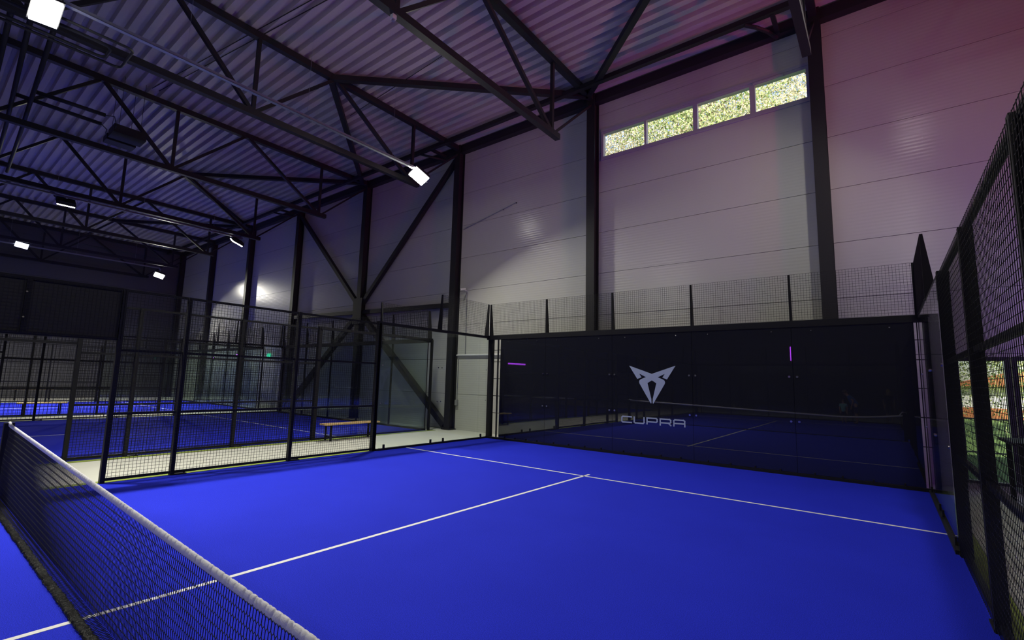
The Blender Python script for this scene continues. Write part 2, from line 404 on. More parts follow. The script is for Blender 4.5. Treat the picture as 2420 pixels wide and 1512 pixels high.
pipe(ubend(-7.02, -7.55, -4.2, .85, 7.92), .03, 'inner loop of dark heater pipe hanging near the glaring floodlight')
for (ya, yb3), nm in (((.13, .42), 'first'), ((-.2, .12), 'second'), ((-.46, -.25), 'third')):
    pipe([(-7.9, ya, 8.35), (-14.4, yb3, 8.35), (-18.85, yb3+.18, 8.35)], .045, {'first': 'long dark roof pipe crossing under the trusses, innermost of three', 'second': 'long dark roof pipe crossing under the trusses, middle of three', 'third': 'long dark roof pipe crossing under the trusses, at the left picture edge'}[nm])
pipe([(-11.75, .30, 8.5), (-11.68, 1.69, 8.5)], .05, 'short heater tube ending with a cable, upper of the pair')
pipe([(-12.32, .05, 8.5), (-12.36, 1.74, 8.5)], .05, 'short heater tube ending with a cable, lower of the pair')
t = thing('heater_unit', 'dark box heater unit hanging under the deck behind the second truss', 'heater', (-12.7, 2.4, 8.5))
B((-12.95, 2.02, 8.42), (-12.35, 2.78, 8.66)).build('housing', STEEL, t)
B((-13.5, 2.02, 8.42), (-13.1, 2.72, 8.6)).build('burner_box', STEEL, t)
for (x, y) in ((-12.5, 2.15), (-12.5, 2.65), (-13.3, 2.15), (-13.3, 2.6)):
    MB().tube([(x, y, 8.6), (x, y, ZR)], .006, 5).build('hanger', STEEL, t)
MB().tube([(-11.68, 1.69, 8.5), (-11.8, 1.9, 8.6), (-12.0, 2.0, 8.45), (-12.4, 2.05, 8.5)], .012, 6).build('cable', CABLE, t)
MB().tube([(-12.36, 1.74, 8.5), (-12.5, 1.9, 8.45), (-12.9, 1.95, 8.5), (-13.2, 2.05, 8.5)], .012, 6).build('cable', CABLE, t)
for k, dy in enumerate((3.15, 3.32)):
    tag(MB().tube([(-2.1, dy+1.15, ZR-.02), (-12.5, dy-.35, ZR-.02)], .012, 6).build('sprinkler_cable', CABLE),
        'thin dark cable pair under the deck, %s strand' % ('upper' if k else 'lower'), 'cable', 'cable pair under the deck')
t = thing('smoke_detector', 'white sensor clipped to the chord of the window-side truss', 'sensor', (-1.95, 3.6, 8.0))
B((-1.99, 3.56, 8.0-.10), (-1.91, 3.64, 8.0-.016)).build('sensor_body', WHT, t); MB().disc((-1.95, 3.6, 7.885), (0, 0, 1), .03, .03).build('lens', GREYBOX, t)
t = thing('ceiling_sensor', 'small pale sensor on a thin conduit under the deck', 'sensor', (-4.2, 6.85, ZR-.05))
MB().disc((-4.2, 6.85, ZR-.03), (0, 0, 1), .05, .05).build('body', WHT, t)
MB().tube([(-4.25, 6.9, ZR-.03), (-4.8, 6.95, ZR-.02), (-8.9, 7.2, ZR-.02)], .009, 6).build('conduit', CABLE, t)

# ------------------------------------------------------------------ ribbon window (window_1) and lounge windows
def window(name, lab, x0, x1, z0, z1, muls, fm, y=YN, fw=.06):
    t = thing(name, lab, 'window', ((x0+x1)/2, y, z0), None, 'structure')
    m = MB()
    m.box((x0, y-.02, z0), (x0+fw, y+.12, z1)); m.box((x1-fw, y-.02, z0), (x1, y+.12, z1))
    m.box((x0+fw, y-.02, z0), (x1-fw, y+.12, z0+fw*.7)); m.box((x0+fw, y-.02, z1-fw), (x1-fw, y+.12, z1))
    for c, w in muls: m.box((c-w/2, y-.015, z0+fw*.7), (c+w/2, y+.11, z1-fw))
    m.build('window_frame', fm, t)
    es = [x0+fw] + [v for c, w in muls for v in (c-w/2, c+w/2)] + [x1-fw]
    for i in range(0, len(es), 2):
        B((es[i], y+.05, z0+fw*.7), (es[i+1], y+.056, z1-fw)).build('pane', PANE, t)
    return t
w1 = window('window_1', 'long ribbon window of four panes high in the panelled wall, autumn leaves outside', WIN_X[0], WIN_X[1], WIN_Z[0], WIN_Z[1],
            [(-.39, .06), (.96, .11), (2.32, .12)], FRAME, fw=.075)
B((WIN_X[0], YN-.035, WIN_Z[1]), (WIN_X[1]-.01, YN-.001, WIN_Z[1]+.07)).build('trim', FRAME, w1)
B((WIN_X[0], YN-.035, WIN_Z[0]-.06), (WIN_X[1]-.01, YN-.001, WIN_Z[0])).build('trim', FRAME, w1)
B((2.35, YN-.06, WIN_Z[1]-.06), (3.0, YN-.02, WIN_Z[1]-.02)).build('opener', FRAME, w1)
window('window_2', 'narrow ground floor window with garden view behind the side fence', 5.5, 6.24, .1, 2.34, [], DARKFRAME, fw=.07)
window('window_3', 'wide ground floor window with garden view at the right edge', 6.26, 7.92, .1, 2.34, [(7.1, .08)], DARKFRAME, fw=.07)

# ------------------------------------------------------------------ courts
GREEN_W = .22
def court_floor(cx, lab, near=False):
    t = B((cx-5.06, -10.06, -.006), (cx+5.06, 10.06, 0)).build('court_turf', TURF); tag(t, lab, 'court turf', kind='structure')
    def ln(n, a, b): B((a[0], a[1], 0), (b[0], b[1], .002)).build(n, WHITE, t)
    for s in (1, -1):
        ln('service_line', (cx-5, s*6.95-.025), (cx+5, s*6.95+.025))
    ln('center_line', (cx-.025, -7.15), (cx+.025, 7.15))
    for s, e in ((-1, 'left'), (1, 'right')):
        g = B((cx+s*5.06, -10.3, -.006), (cx+s*(5+GREEN_W), 10.3, .002)).build('turf_border', GREEN)
        tag(g, 'yellow-green turf border along the %s side of the %s' % (e, lab.split(' of the ')[-1]), 'turf border', 'green turf borders', 'structure')
court_floor(0, 'bright blue artificial turf of the main court')
court_floor(-12.7, 'dark blue artificial turf of the unlit middle court')
court_floor(-24.75, 'bright blue artificial turf of the far lit court')

def post(parent, x, y, z1, w=.08, d=.06, name='post', z0=0):
    B((x-w/2, y-d/2, z0), (x+w/2, y+d/2, z1)).build(name, BLACK, parent)
def foot(parent, x, y):
    m = B((x-.05, y-.11, 0), (x+.05, y+.11, .018))
    for dy in (-.085, .085): m.disc((x, y+dy, .03), (0, 0, 1), .014, .03, 6)
    m.build('foot_plate', BLACK, parent)

def side_fence(cx, s, lab, pitch, r, gate=True, board=False):
    """mesh fence along one side of a court between its glass ends; s = -1 left, +1 right"""
    X = cx+s*5.0; xo = X+s*.045
    t = thing('side_fence', lab, 'fence', (X, 0, 0), 'court side fences')
    for sy in (1, -1):
        ys = sorted((sy*1.09, sy*6.0))
        for yy in (sy*1.09, sy*2.0, sy*4.0, sy*6.0):
            if abs(yy) == 2.0 or True: post(t, xo, yy, 3.0, .09, .06)
            if abs(yy) > 1.2: foot(t, xo, yy+.1*sy)
        for z in (.05, 1.04, 2.03, 2.98):
            MB().beam((xo, ys[0], z), (xo, ys[1], z), .04, .04).build('rail', BLACK, t)
        yl = [1.09, 2.0, 4.0, 6.0]
        for a, b in zip(yl, yl[1:]):
            q0, q1 = sorted((sy*a, sy*b)); m = MB()
            wires_yz(m, X, q0, q1, .05, 2.98, pitch, r); m.build('wire_mesh', WIRE, t)
    # over the gate
    post(t, xo, 0, 3.0, .06, .06, 'post', 2.2)
    for z in (2.2, 2.98): MB().beam((xo, -1.09, z), (xo, 1.09, z), .05, .05).build('rail', BLACK, t)
    m = MB(); wires_yz(m, X, -1.09, 1.09, 2.2, 2.98, pitch, r); m.build('wire_mesh', WIRE, t)
    if board:
        b = B((xo-.02, -1.06, 2.225), (xo-.008, 1.06, 2.955)).build('gate_board', BOARD, t); b['label'] = 'opaque black board above the gate opening'
        for z in (2.42, 2.78): MB().disc((X+.01, -.02, z), (1, 0, 0), .012, .02, 8).build('bolt', CHROME, t)
    return t
side_fence(0, -1, 'black mesh fence on the left side of the main court with a gate opening', .05, .0021, board=True)
side_fence(0, 1, 'black mesh fence at the right picture edge, close to the camera', .05, .0016, board=False)
side_fence(-12.7, 1, 'black mesh fence on the near side of the unlit court', .05, .003)
side_fence(-12.7, -1, 'black mesh fence on the far side of the unlit court', .10, .004)
side_fence(-24.75, 1, 'black mesh fence on the near side of the lit far court', .10, .004)
side_fence(-24.75, -1, 'black mesh fence on the far side of the lit far court', .10, .004)

def tapered(parent, x, y, dirv, name='post', z0=3.0, z1=4.0):
    """upper mesh upright: flat plate widening toward its foot on the outer side"""
    d = Vector((dirv[0], dirv[1], 0))
    o = Vector((x, y, 0)); side = Vector((-d.y, d.x, 0))*.02
    v = []
    for sg in (-1, 1):
        for a, z in ((0, z0), (.15, z0), (.035, z1), (0, z1)):
            p = o + d*a + side*sg; v.append((p.x, p.y, z))
    MB().add(v, [(3, 2, 1, 0), (4, 5, 6, 7), (0, 1, 5, 4), (1, 2, 6, 5), (2, 3, 7, 6), (3, 0, 4, 7)]).build(name, BLACK, parent)

def glass_corner(cx, s, sy, where, pitch, r, detail=True):
    """two clear 3 m glass panels with clips, and the mesh above the one next to the corner"""
    X = cx+s*5.0
    for k, (a, b) in enumerate(((8.0, 9.96), (6.06, 7.99))):
        q0, q1 = sorted((sy*a, sy*b))
        t = thing('glass_panel', 'clear side glass %s, %s' % (where, 'corner' if k == 0 else 'mesh side'), 'glass panel', (X, (q0+q1)/2, .05), 'clear glass side panels')
        B((X-.006, q0, .05), (X+.006, q1, 2.96)).build('pane', GLASS, t)
        if detail:
            for yy in (q0+.22, q1-.22):
                B((X-.018, yy-.02, .0), (X+.018, yy+.02, .13)).build('clip', BLACK, t)
            for yy in (q0+.06, q1-.06):
                for z in (1.1, 2.0): MB().disc((X-s*.012, yy, z), (1, 0, 0), .017, .014, 10).build('bolt', CHROME, t)
    t = thing('corner_support', 'black frame of the side glass %s' % where, 'glass frame', (X, sy*8, 0), 'glass frames')
    xo = X+s*.06
    MB().beam((xo, sy*6.0, 3.0), (xo, sy*10.05, 3.0), .10, .07).build('top_beam', BLACK, t)
    MB().beam((X, sy*6.05, .02), (X, sy*10.0, .02), .07, .045).build('base_beam', BLACK, t)
    post(t, X+s*.05, sy*6.0, 3.04, .10, .10)
    m = MB(); q0, q1 = sorted((sy*8.0, sy*9.95)); wires_yz(m, X, q0, q1, 3.05, 4.0, pitch, r); m.build('wire_mesh', WIRE, t)
    tapered(t, X, sy*8.0, (s, 0)); tapered(t, X, sy*9.96, (s, 0))
    return t

def end_wall(cx, sy, where, pitch, r, filmed, logo=False, near=False):
    """glass end of a court: five 2 m panels, frame and one metre of mesh on top"""
    Y = sy*10.0
    seams = [-4.54, -2.93, -.92, 1.05, 3.03, 4.94]
    t = thing('end_support', 'black frame and mesh of the end %s' % where, 'glass frame', (cx, Y, 0), 'glass end frames')
    ord_ = ['leftmost', 'second from left', 'middle', 'second from right', 'rightmost']
    for i, (a, b) in enumerate(zip(seams, seams[1:])):
        kind = 'black filmed' if filmed else 'clear'
        g = thing('end_glass', '%s end glass %s, %s' % (kind, where, ord_[i]+(' with silver emblem' if logo and i == 2 else '')), 'glass panel', (cx+a, Y, .05), 'glass end panels')
        ya, yb_ = (Y, Y+sy*.012)
        B((cx+a+.003, ya, .06), (cx+b-.003, yb_, 2.95)).build('pane', FILM if filmed else GLASS, g)
        if near:
            for sx in ((a+.07,) if i else ()) + ((b-.07,) if i < 4 else ()):
                for z in (1.04, 1.92): MB().disc((cx+sx, Y-sy*.008, z), (0, 1, 0), .022, .014, 10).build('bolt', CHROME, g)
            for fx in (.18, .82): MB().disc((cx+a+(b-a)*fx, Y-sy*.008, 2.84), (0, 1, 0), .013, .014, 8).build('bolt', CHROME, g)
            for fx in (.15, .38, .62, .85): B((cx+a+(b-a)*fx-.012, Y-sy*.02, .055), (cx+a+(b-a)*fx+.012, Y, .10)).build('clip', BLACK, g)
    yo = Y+sy*.05
    MB().beam((cx-5.08, yo, 2.985), (cx+5.10, yo, 2.985), .12, .13).build('top_beam', BLACK, t)
    MB().beam((cx-5.0, Y, .025), (cx+5.0, Y, .025), .08, .06).build('base_beam', BLACK, t)
    post(t, cx-4.96, yo+sy*.02, 3.0, .20, .06); post(t, cx+5.10, yo+sy*.02, 3.0, .08, .06)
    B((cx+4.972, Y-.004, .06), (cx+4.988, Y+sy*.02, 2.93)).build('edge_strip', BLACK, t)
    B((cx-4.655, Y-.004, .06), (cx-4.61, Y+sy*.02, 2.93)).build('edge_strip', BLACK, t)
    for x in (-4.97, -2.93, -.92, 1.05, 3.03, 4.99):
        tapered(t, cx+x, Y, (0, sy))
        if -4.9 < x < 4.9: post(t, cx+x, Y+sy*.06, 3.0, .05, .05)
    for a, b in zip([-4.97]+seams[1:5], seams[1:5]+[5.0]):
        m = MB(); wires_xz(m, Y, cx+a, cx+b, 3.06, 4.0, pitch, r); m.build('wire_mesh', WIRE, t)
    for z in (.75, 1.25, 1.75, 2.25, 2.6) if near else ():
        B((cx+4.93, Y-sy*.006, z-.008), (cx+5.0, Y-sy*.001, z+.008)).build('tie_plate', BLACK, t)
        B((cx-4.78, Y-sy*.006, z-.008), (cx-4.53, Y-sy*.001, z+.008)).build('tie_plate', BLACK, t)
    return t

glass_corner(0, -1, 1, 'at the left of the main court', .05, .0021)
glass_corner(0, 1, 1, 'at the right of the main court', .05, .0021)
glass_corner(0, -1, -1, 'at the near left end of the main court', .05, .0021, False)
glass_corner(0, 1, -1, 'at the near right end of the main court', .05, .0021, False)
end_wall(0, 1, 'of the main court facing the camera', .05, .0021, True, True, True)
end_wall(0, -1, 'behind the camera', .10, .003, False)
for cx, nm in ((-12.7, 'of the unlit middle court'), (-24.75, 'of the lit far court')):
    lo = cx < -20
    glass_corner(cx, 1, 1, 'at the near wall side '+nm, .06, .003, False)
    glass_corner(cx, -1, 1, 'at the far wall side '+nm, .10, .004, False)
    end_wall(cx, 1, 'at the wall end '+nm, .10, .004, False)

# emblem and lettering on the middle glass panel
emb = MB(); Yf = 9.996
K = 1.0
def px2(cxp, cyp):  # crop pixel (1512 px = 170 px of the photo) to metres around the emblem centre
    s = (2.14-1.255)/(935-122)
    return ((cxp-724)*s*1.02+.108, 2.14-(cyp-122)*s)
E_R = [(724, 300), (1235, 122), (1050, 415), (955, 378), (1006, 296), (852, 372), (968, 418), (1000, 445), (1010, 480), (1000, 515), (752, 936), (740, 936), (740, 838), (822, 500), (724, 440)]
for sgn in (1, -1):
    poly = [px2(724+sgn*(x-724), y) for x, y in E_R]
    if sgn > 0: poly = list(reversed(poly))
    emb.prism([(-p[0], p[1]) for p in poly] if False else poly, (0, Yf, 0), (1, 0, 0), (0, 0, 1), -.003 if True else .003)
pane_mid = [o for o in bpy.data.objects if o.name.startswith('end_glass') and 'emblem' in o.get('label', '')][0]
o = emb.build('emblem', LOGO, pane_mid); o['label'] = 'silver pointed emblem'
let = MB()
NST = [0]
def stroke(pts, w=.030):
    for a, b in zip(pts, pts[1:]):
        d = Vector((b[0]-a[0], b[1]-a[1])).normalized(); nn = Vector((-d.y, d.x))*w/2; e = d*w*.5
        q = [Vector(a)-e-nn, Vector(b)+e-nn, Vector(b)+e+nn, Vector(a)-e+nn]
        NST[0] += 1; dz_ = .00025*(NST[0] % 7)      # tape strips overlap slightly, never share a plane
        let.add([(p.x, yy, p.y) for yy in (Yf, Yf-.003-dz_) for p in q], [(0, 1, 2, 3), (7, 6, 5, 4), (0, 4, 5, 1), (1, 5, 6, 2), (2, 6, 7, 3), (3, 7, 4, 0)])
LW, LH, GAP, X0, Z0 = .245, .135, .073, -.655, .775
def L(i, u, v): return (X0+i*(LW+GAP)+u*LW, Z0+v*LH)
stroke([L(0, 1, 1), L(0, .1, 1), L(0, 0, .85), L(0, 0, .15), L(0, .1, 0), L(0, 1, 0)])
stroke([L(1, 0, 1), L(1, 0, .15), L(1, .1, 0), L(1, .9, 0), L(1, 1, .15), L(1, 1, 1)])
stroke([L(2, 0, 0), L(2, 0, 1), L(2, .9, 1), L(2, 1, .85), L(2, 1, .5), L(2, .9, .36), L(2, .12, .36)])
stroke([L(3, 0, 0), L(3, 0, 1), L(3, .9, 1), L(3, 1, .85), L(3, 1, .5), L(3, .9, .36), L(3, .12, .36)]); stroke([L(3, .78, .36), L(3, 1, 0)])
stroke([L(4, 0, 0), L(4, 0, .85), L(4, .1, 1), L(4, .9, 1), L(4, 1, .85), L(4, 1, 0)]); stroke([L(4, .06, .42), L(4, .94, .42)])
o = let.build('lettering', LOGO, pane_mid); o['label'] = 'silver capital letters reading CUPRA'

# ------------------------------------------------------------------ the net
def net_z(x):
    if x <= 3: return .815 - .0285*(x-.42)*(1 if x > -6 else 1)
    return .7415 + (x-3)**2*.04
net = thing('padel_net', 'black padel net with white puckered tape across the main court', 'net', (0, 0, 0))
mb = MB(); cw, ch = .027, .042; r = .0021
def seg3(a, b):
    a = Vector(a); b = Vector(b); d = (b-a).normalized(); x = d.cross(Vector((0, 1, 0)))
    x = x.normalized(); y_ = Vector((0, 1, 0))
    v = [p+q for p in (a, b) for q in (x*r, y_*r, -x*r, -y_*r)]
    mb.add(v, [(0, 1, 5, 4), (1, 2, 6, 5), (2, 3, 7, 6), (3, 0, 4, 7)])
nc = int(9.7/cw)
for i in range(nc):
    x0 = -4.85+i*cw; top = net_z(x0)-.035; rows = 16
    hh = (top-.015)/rows
    for j in range(rows):
        zz = .015+j*hh; odd = (j % 2)
        xa = x0+(cw/2 if odd else 0)
        by = lambda z: -.035*math.sin(PI*min(1, z/.8))*.6
        # vertical strand then the two shoulders of the hexagon
        seg3((xa, by(zz), zz), (xa, by(zz+hh*.68), zz+hh*.68))
        seg3((xa, by(zz+hh*.68), zz+hh*.68), (xa+cw/2, by(zz+hh), zz+hh))
        seg3((xa, by(zz+hh*.68), zz+hh*.68), (xa-cw/2, by(zz+hh), zz+hh))
mb.build('net_mesh', NETM, net)
# tape: folded band gathered by its stitching
mb = MB(); N = 2600; K = 14; RR = random.Random(3)
pin = []; xx = -4.95
while xx < 4.95: pin.append((xx, RR.uniform(.35, 1), RR.uniform(.004, .011), RR.uniform(-.014, .014), RR.uniform(.4, 1))); xx += RR.uniform(.018, .075)
rings = []; ip = 0
for i in range(N+1):
    x = -4.93+9.86*i/N; zt = net_z(x)
    while ip < len(pin)-1 and pin[ip+1][0] < x-.06: ip += 1
    near_ = pin[max(0, ip-1):ip+8]
    ring = []
    for k in range(K):
        a = PI*2*k/K; c = math.cos(a)
        yy = .012*math.sin(a)*(1+.35*c); z2 = -.024+.026*c
        dsp = 0
        for (px_, am, wd, sl, ext) in near_:
            u = (z2+.024)/.026                       # 1 at the cord, -1 at the lower edge
            q = (x-px_-sl*u)/wd
            dsp += am*math.exp(-q*q)*max(0, 1-abs(u-.35)/(.75+.5*ext)) - .35*am*math.exp(-(abs(q)-1.6)**2*2)*max(0, 1-abs(u-.3))
        yy -= math.copysign(min(.010, max(-.005, .0095*dsp)), yy) if abs(yy) > 1e-4 else 0
        z2 -= .004*dsp*max(0, c)
        ring.append((x, yy, zt+z2))
    rings.append(ring)
mb.add([v for g in rings for v in g], [(i*K+k, i*K+(k+1) % K, (i+1)*K+(k+1) % K, (i+1)*K+k) for i in range(N) for k in range(K)])
tp = mb.build('tape', TAPE, net, smooth=True)
# loose bottom of the net folded on the turf with a crinkled hem
mb = MB(); r = .0022
for i in range(nc):
    x0 = -4.85+i*cw
    for j in range(3):
        ya = -.005-j*.028; yb2 = ya-.028
        xa = x0+(cw/2 if j % 2 else 0)
        for q in (cw/2, -cw/2): seg3((xa, ya, .013), (xa+q, yb2, .013-.002*j))
mb.build('folded_net', NETM, net)
mb = MB(); N = 500; rings = []; K = 8
for i in range(N+1):
    x = -4.9+9.8*i/N; g = RR.uniform(-.004, .004); g2 = RR.uniform(-.005, .005)
    rings.append([(x, -.098+g2+.029*math.cos(2*PI*k/K)*(1+.2*RR.random()), .012+.011*math.sin(2*PI*k/K)+g*(1 if k < 4 else .2)) for k in range(K)])
mb.add([v for g in rings for v in g], [(i*K+k, i*K+(k+1) % K, (i+1)*K+(k+1) % K, (i+1)*K+k) for i in range(N) for k in range(K)])
mb.build('hem', PLASTIC, net)
for s, nm in ((-1, 'left'), (1, 'right')):
    p_ = B((s*4.93-.045, -.05, 0), (s*4.93+.045, .05, .97)).build('net_post', BLACK, net)
    m = B((s*4.93-.10, -.10, 0), (s*4.93+.10, .10, .015)); m.build('foot_plate', GALV, p_)
    MB().tube([(s*4.99, 0, .955), (s*4.88, 0, .975), (s*4.80, 0, net_z(s*4.8)-.01)], .016, 8).build('tape_end', TAPE, p_, smooth=True)

# neighbour nets
for cx, nm in ((-12.7, 'unlit middle court'), (-24.75, 'lit far court')):
    t = thing('padel_net', 'black padel net across the '+nm, 'net', (cx, 0, 0))
    m = MB(); wires_xz(m, 0, cx-4.9, cx+4.9, .02, .86, .05, .0022); m.build('net_mesh', NETM, t)
    B((cx-4.9, -.008, .85), (cx+4.9, .008, .91)).build('tape', TAPE, t)
    for s in (-1, 1): post(t, cx+s*4.93, 0, .95, .09, .1, 'net_post')

# ------------------------------------------------------------------ benches
def bench(x, y0, y1, lab, w=.30, legs=2, h=.45):
    t = thing('bench', lab, 'bench', (x, (y0+y1)/2, 0), 'wooden benches')
    for k in range(3):
        a = x-w/2+k*w/3; B((a+.008, y0, h-.035), (a+w/3-.008, y1, h)).build('seat_slat', WOOD, t)
    for yy in (y0+.18, y1-.18):
        for sx in (-1, 1):
            B((x+sx*(w/2-.04)-.02, yy-.02, 0), (x+sx*(w/2-.04)+.02, yy+.02, h-.035)).build('leg', BLACK, t)
        B((x-w/2+.02, yy-.018, h-.07), (x+w/2-.02, yy+.018, h-.035)).build('cross_bar', BLACK, t)
        B((x-w/2+.02, yy-.012, .10), (x+w/2-.02, yy+.012, .125)).build('cross_bar', BLACK, t)
    return t
bench(-7.28, 6.05, 7.75, 'wooden slatted bench on the walkway beside the clear glass corner', .34)
bench(-20.6, 1.9, 3.25, 'wooden bench beside the lit far court, seen through the gate opening', .4)
bench(-32.4, 3.0, 4.7, 'wooden bench against the far end of the hall', .4, h=.6)

# ------------------------------------------------------------------ wall fittings
t = thing('security_camera', 'small white security camera on the wall above the glass corner', 'camera', (-6.95, 10.9, 4.8))
MB().tube([(-6.93, 10.99, 4.78), (-6.93, 10.86, 4.80)], .02, 8).build('bracket', WHT, t)
MB().tube([(-6.90, 10.88, 4.83), (-7.02, 10.74, 4.80)], .036, 12).build('body', WHT, t); MB().disc((-7.024, 10.733, 4.799), (-.65, -.74, -.16), .032, .01).build('lens', BLACK, t)
tag(MB().tube([(-6.93, 10.97, 4.72), (-6.90, 10.97, 2.56)], .012, 6).build('conduit', GREYBOX), 'thin vertical conduit running down the wall from the security camera', 'conduit')
tag(MB().tube([(-7.28, 10.96, 2.53), (-4.2, 10.96, 2.53)], .03, 8).build('pipe_run', WHT), 'pale horizontal pipe on the wall behind the clear glass', 'pipe')
t = thing('junction_box', 'small grey junction box beside the corner column', 'box', (-7.2, 10.95, .9))
B((-7.27, 10.93, .82), (-7.16, 11, 1.0)).build('box_body', GREYBOX, t); MB().tube([(-7.215, 10.97, 1.0), (-7.215, 10.97, 2.5)], .012, 6).build('conduit', GREYBOX, t)
t = thing('wall_rail', 'thin steel rail on the upper wall under the galvanised beam', 'rail', (-6.0, 10.98, 7.6))
MB().tube([(-7.2, 10.97, 7.05), (-4.85, 10.97, 7.55)], .012, 6).build('rod', GALV, t)
for i, xx in enumerate((-5.4, -4.85)): MB().disc((xx, 10.985, 7.05+(xx+7.2)/2.35*.5), (0, 1, 0), .02, .03).build('stud', STEEL, t)
t = thing('exit_sign', 'small green lit sign on the wall behind the lit far court', 'sign', (-20.9, 10.9, 2.7))
B((-21.1, 10.93, 2.62), (-20.8, 10.99, 2.78)).build('sign_box', EXITG, t)
for (x, y, z, lab) in ((-24.6, 10.94, 2.75, 'violet lamp glowing behind the lit far court, right one'), (-28.0, 10.94, 2.6, 'violet lamp glowing behind the lit far court, left one')):
    t = thing('violet_lamp', lab, 'lamp', (x, y, z), 'violet wall lamps')
    B((x-.14, y, z-.06), (x+.14, y+.06, z+.06)).build('housing', BLACK, t); B((x-.12, y-.012, z-.04), (x+.12, y-.001, z+.04)).build('lens', LEDV, t)

# ------------------------------------------------------------------ lounge on the right
def led_bar(a, b, lab, m, w=.05, grp='led bars'):
    t = thing('led_bar', lab, 'led lamp', a, grp)
    MB().beam(a, b, w, w).build('tube', m, t)
led_bar((-19.9, -9.93, 3.08), (-18.2, -9.93, 3.0), 'violet light bar across the hall, reflected in the black glass', LEDV, .11)
led_bar((.34, -9.98, 3.2), (.34, -9.98, 4.0), 'upright violet light bar behind the camera, reflected in the black glass', LEDV, .03)
led_bar((8.6, 10.974, 3.2), (12.6, 10.974, 3.2), 'long violet light bar on the lounge wall', LEDV, .05)
def stage(loc, tgt, power, col, ang, lab, lens, blend=.5, r=.05):
    loc = Vector(loc); t = thing('stage_light', lab, 'stage light', loc, 'coloured stage lights')
    f = (Vector(tgt)-loc).normalized()
    m = MB(); m.tube([loc-f*.26, loc-f*.22, loc-f*.02, loc-f*.0], [.06, .10, .11, .115], 16); m.build('can', BLACK, t)
    MB().disc(loc-f*.004, f, .095, .01, 16).build('lens', lens, t)
    MB().tube([loc-f*.13+Vector((0, .12, 0)), loc-f*.13+Vector((0, .12, -.2)), loc-f*.13+Vector((0, -.12, -.2)), loc-f*.13+Vector((0, -.12, 0))], .012, 6).build('yoke', BLACK, t)
    bp_ = loc-f*.13
    MB().beam((bp_.x, bp_.y, bp_.z-.2), (bp_.x, bp_.y, 0), .05, .05).build('stand', BLACK, t)
    spot('stage_beam', loc+f*.03, tgt, power, col, ang, blend, r)
stage((18.6, 5.0, 2.6), (0.5, 8.6, 10.2), 2900, (1, .06, .20), 46, 'red stage light in the lounge aimed at the roof', LEDM, 1.0)
stage((9.6, 9.4, 2.4), (6.4, 11, 3.1), 270, (.36, .05, 1), 110, 'violet stage light in the lounge aimed at the wall', LEDV, .8)
stage((18.8, 4.2, 2.6), (-1, 11, 6.5), 760, (.44, .18, .90), 34, 'pink stage light in the lounge washing the wall', LEDM, 1.0)

t = thing('bar_table', 'black bar table in the lounge by the garden window', 'table', (6.4, 9.3, 0))
B((5.85, 8.75, .97), (7.4, 9.85, 1.01)).build('table_top', BLACK, t)
for x in (5.95, 7.3):
    for y in (8.85, 9.75): B((x-.03, y-.03, 0), (x+.03, y+.03, .97)).build('leg', BLACK, t)
B((5.95, 8.85, .25), (7.3, 9.75, .27)).build('shelf', BLACK, t)
t = thing('violet_cup', 'small violet tumbler on the bar table', 'cup', (6.32, 9.35, 1.01))
MB().tube([(6.32, 9.35, 1.01), (6.32, 9.35, 1.13)], [.03, .04], 14).build('cup_body', pmat('violet_plastic', (.35, .06, .6), .3), t)
t = thing('lounge_sofa', 'dark sofa in the lounge behind the side fence', 'sofa', (8.6, 7.2, 0))
B((8.1, 6.2, .12), (9.1, 8.4, .42)).build('seat', pmat('sofa_fabric', (.03, .025, .05), .9), t); B((8.9, 6.2, .42), (9.15, 8.4, .85)).build('backrest', MATS['sofa_fabric'], t)
for y in (6.3, 8.2):
    for x in (8.2, 9.0): B((x-.03, y-.03, 0), (x+.03, y+.03, .12)).build('leg', BLACK, t)
for y in (6.2, 8.22): B((8.1, y, .42), (8.9, y+.18, .62)).build('armrest', MATS['sofa_fabric'], t)
bench(5.62, 3.3, 4.75, 'white-topped low bench just outside the right fence', .36, h=.40)
for o_ in list(bpy.data.objects):
    pass

# ------------------------------------------------------------------ people at the other end of the hall (seen only in the black glass)
SKIN = pmat('skin', (.50, .30, .21), .5); HAIRB = pmat('hair_brown', (.06, .035, .02), .6); HAIRY = pmat('hair_blond', (.45, .32, .13), .6)
EYE = pmat('eye', (.02, .02, .02), .2); SHOE = pmat('shoe', (.08, .08, .09), .6)
def skin_obj(name, verts, edges, radii, mat, parent, M, root=0, sub=2):
    me = bpy.data.meshes.new(name); me.from_pydata([M @ Vector(v) for v in verts], edges, []); me.materials.append(mat)
    o = bpy.data.objects.new(name, me); COL.objects.link(o)
    sk = o.modifiers.new('skin', 'SKIN'); sk.use_smooth_shade = True
    k = M.to_scale().x
    for i, r_ in enumerate(radii):
        d = me.skin_vertices[0].data[i]; d.radius = (r_[0]*k, r_[1]*k) if isinstance(r_, tuple) else (r_*k, r_*k); d.use_root = (i == root)
    su = o.modifiers.new('sub', 'SUBSURF'); su.levels = sub; su.render_levels = sub
    o.parent = parent; o.matrix_parent_inverse = Matrix.Translation(-parent.location)
    return o
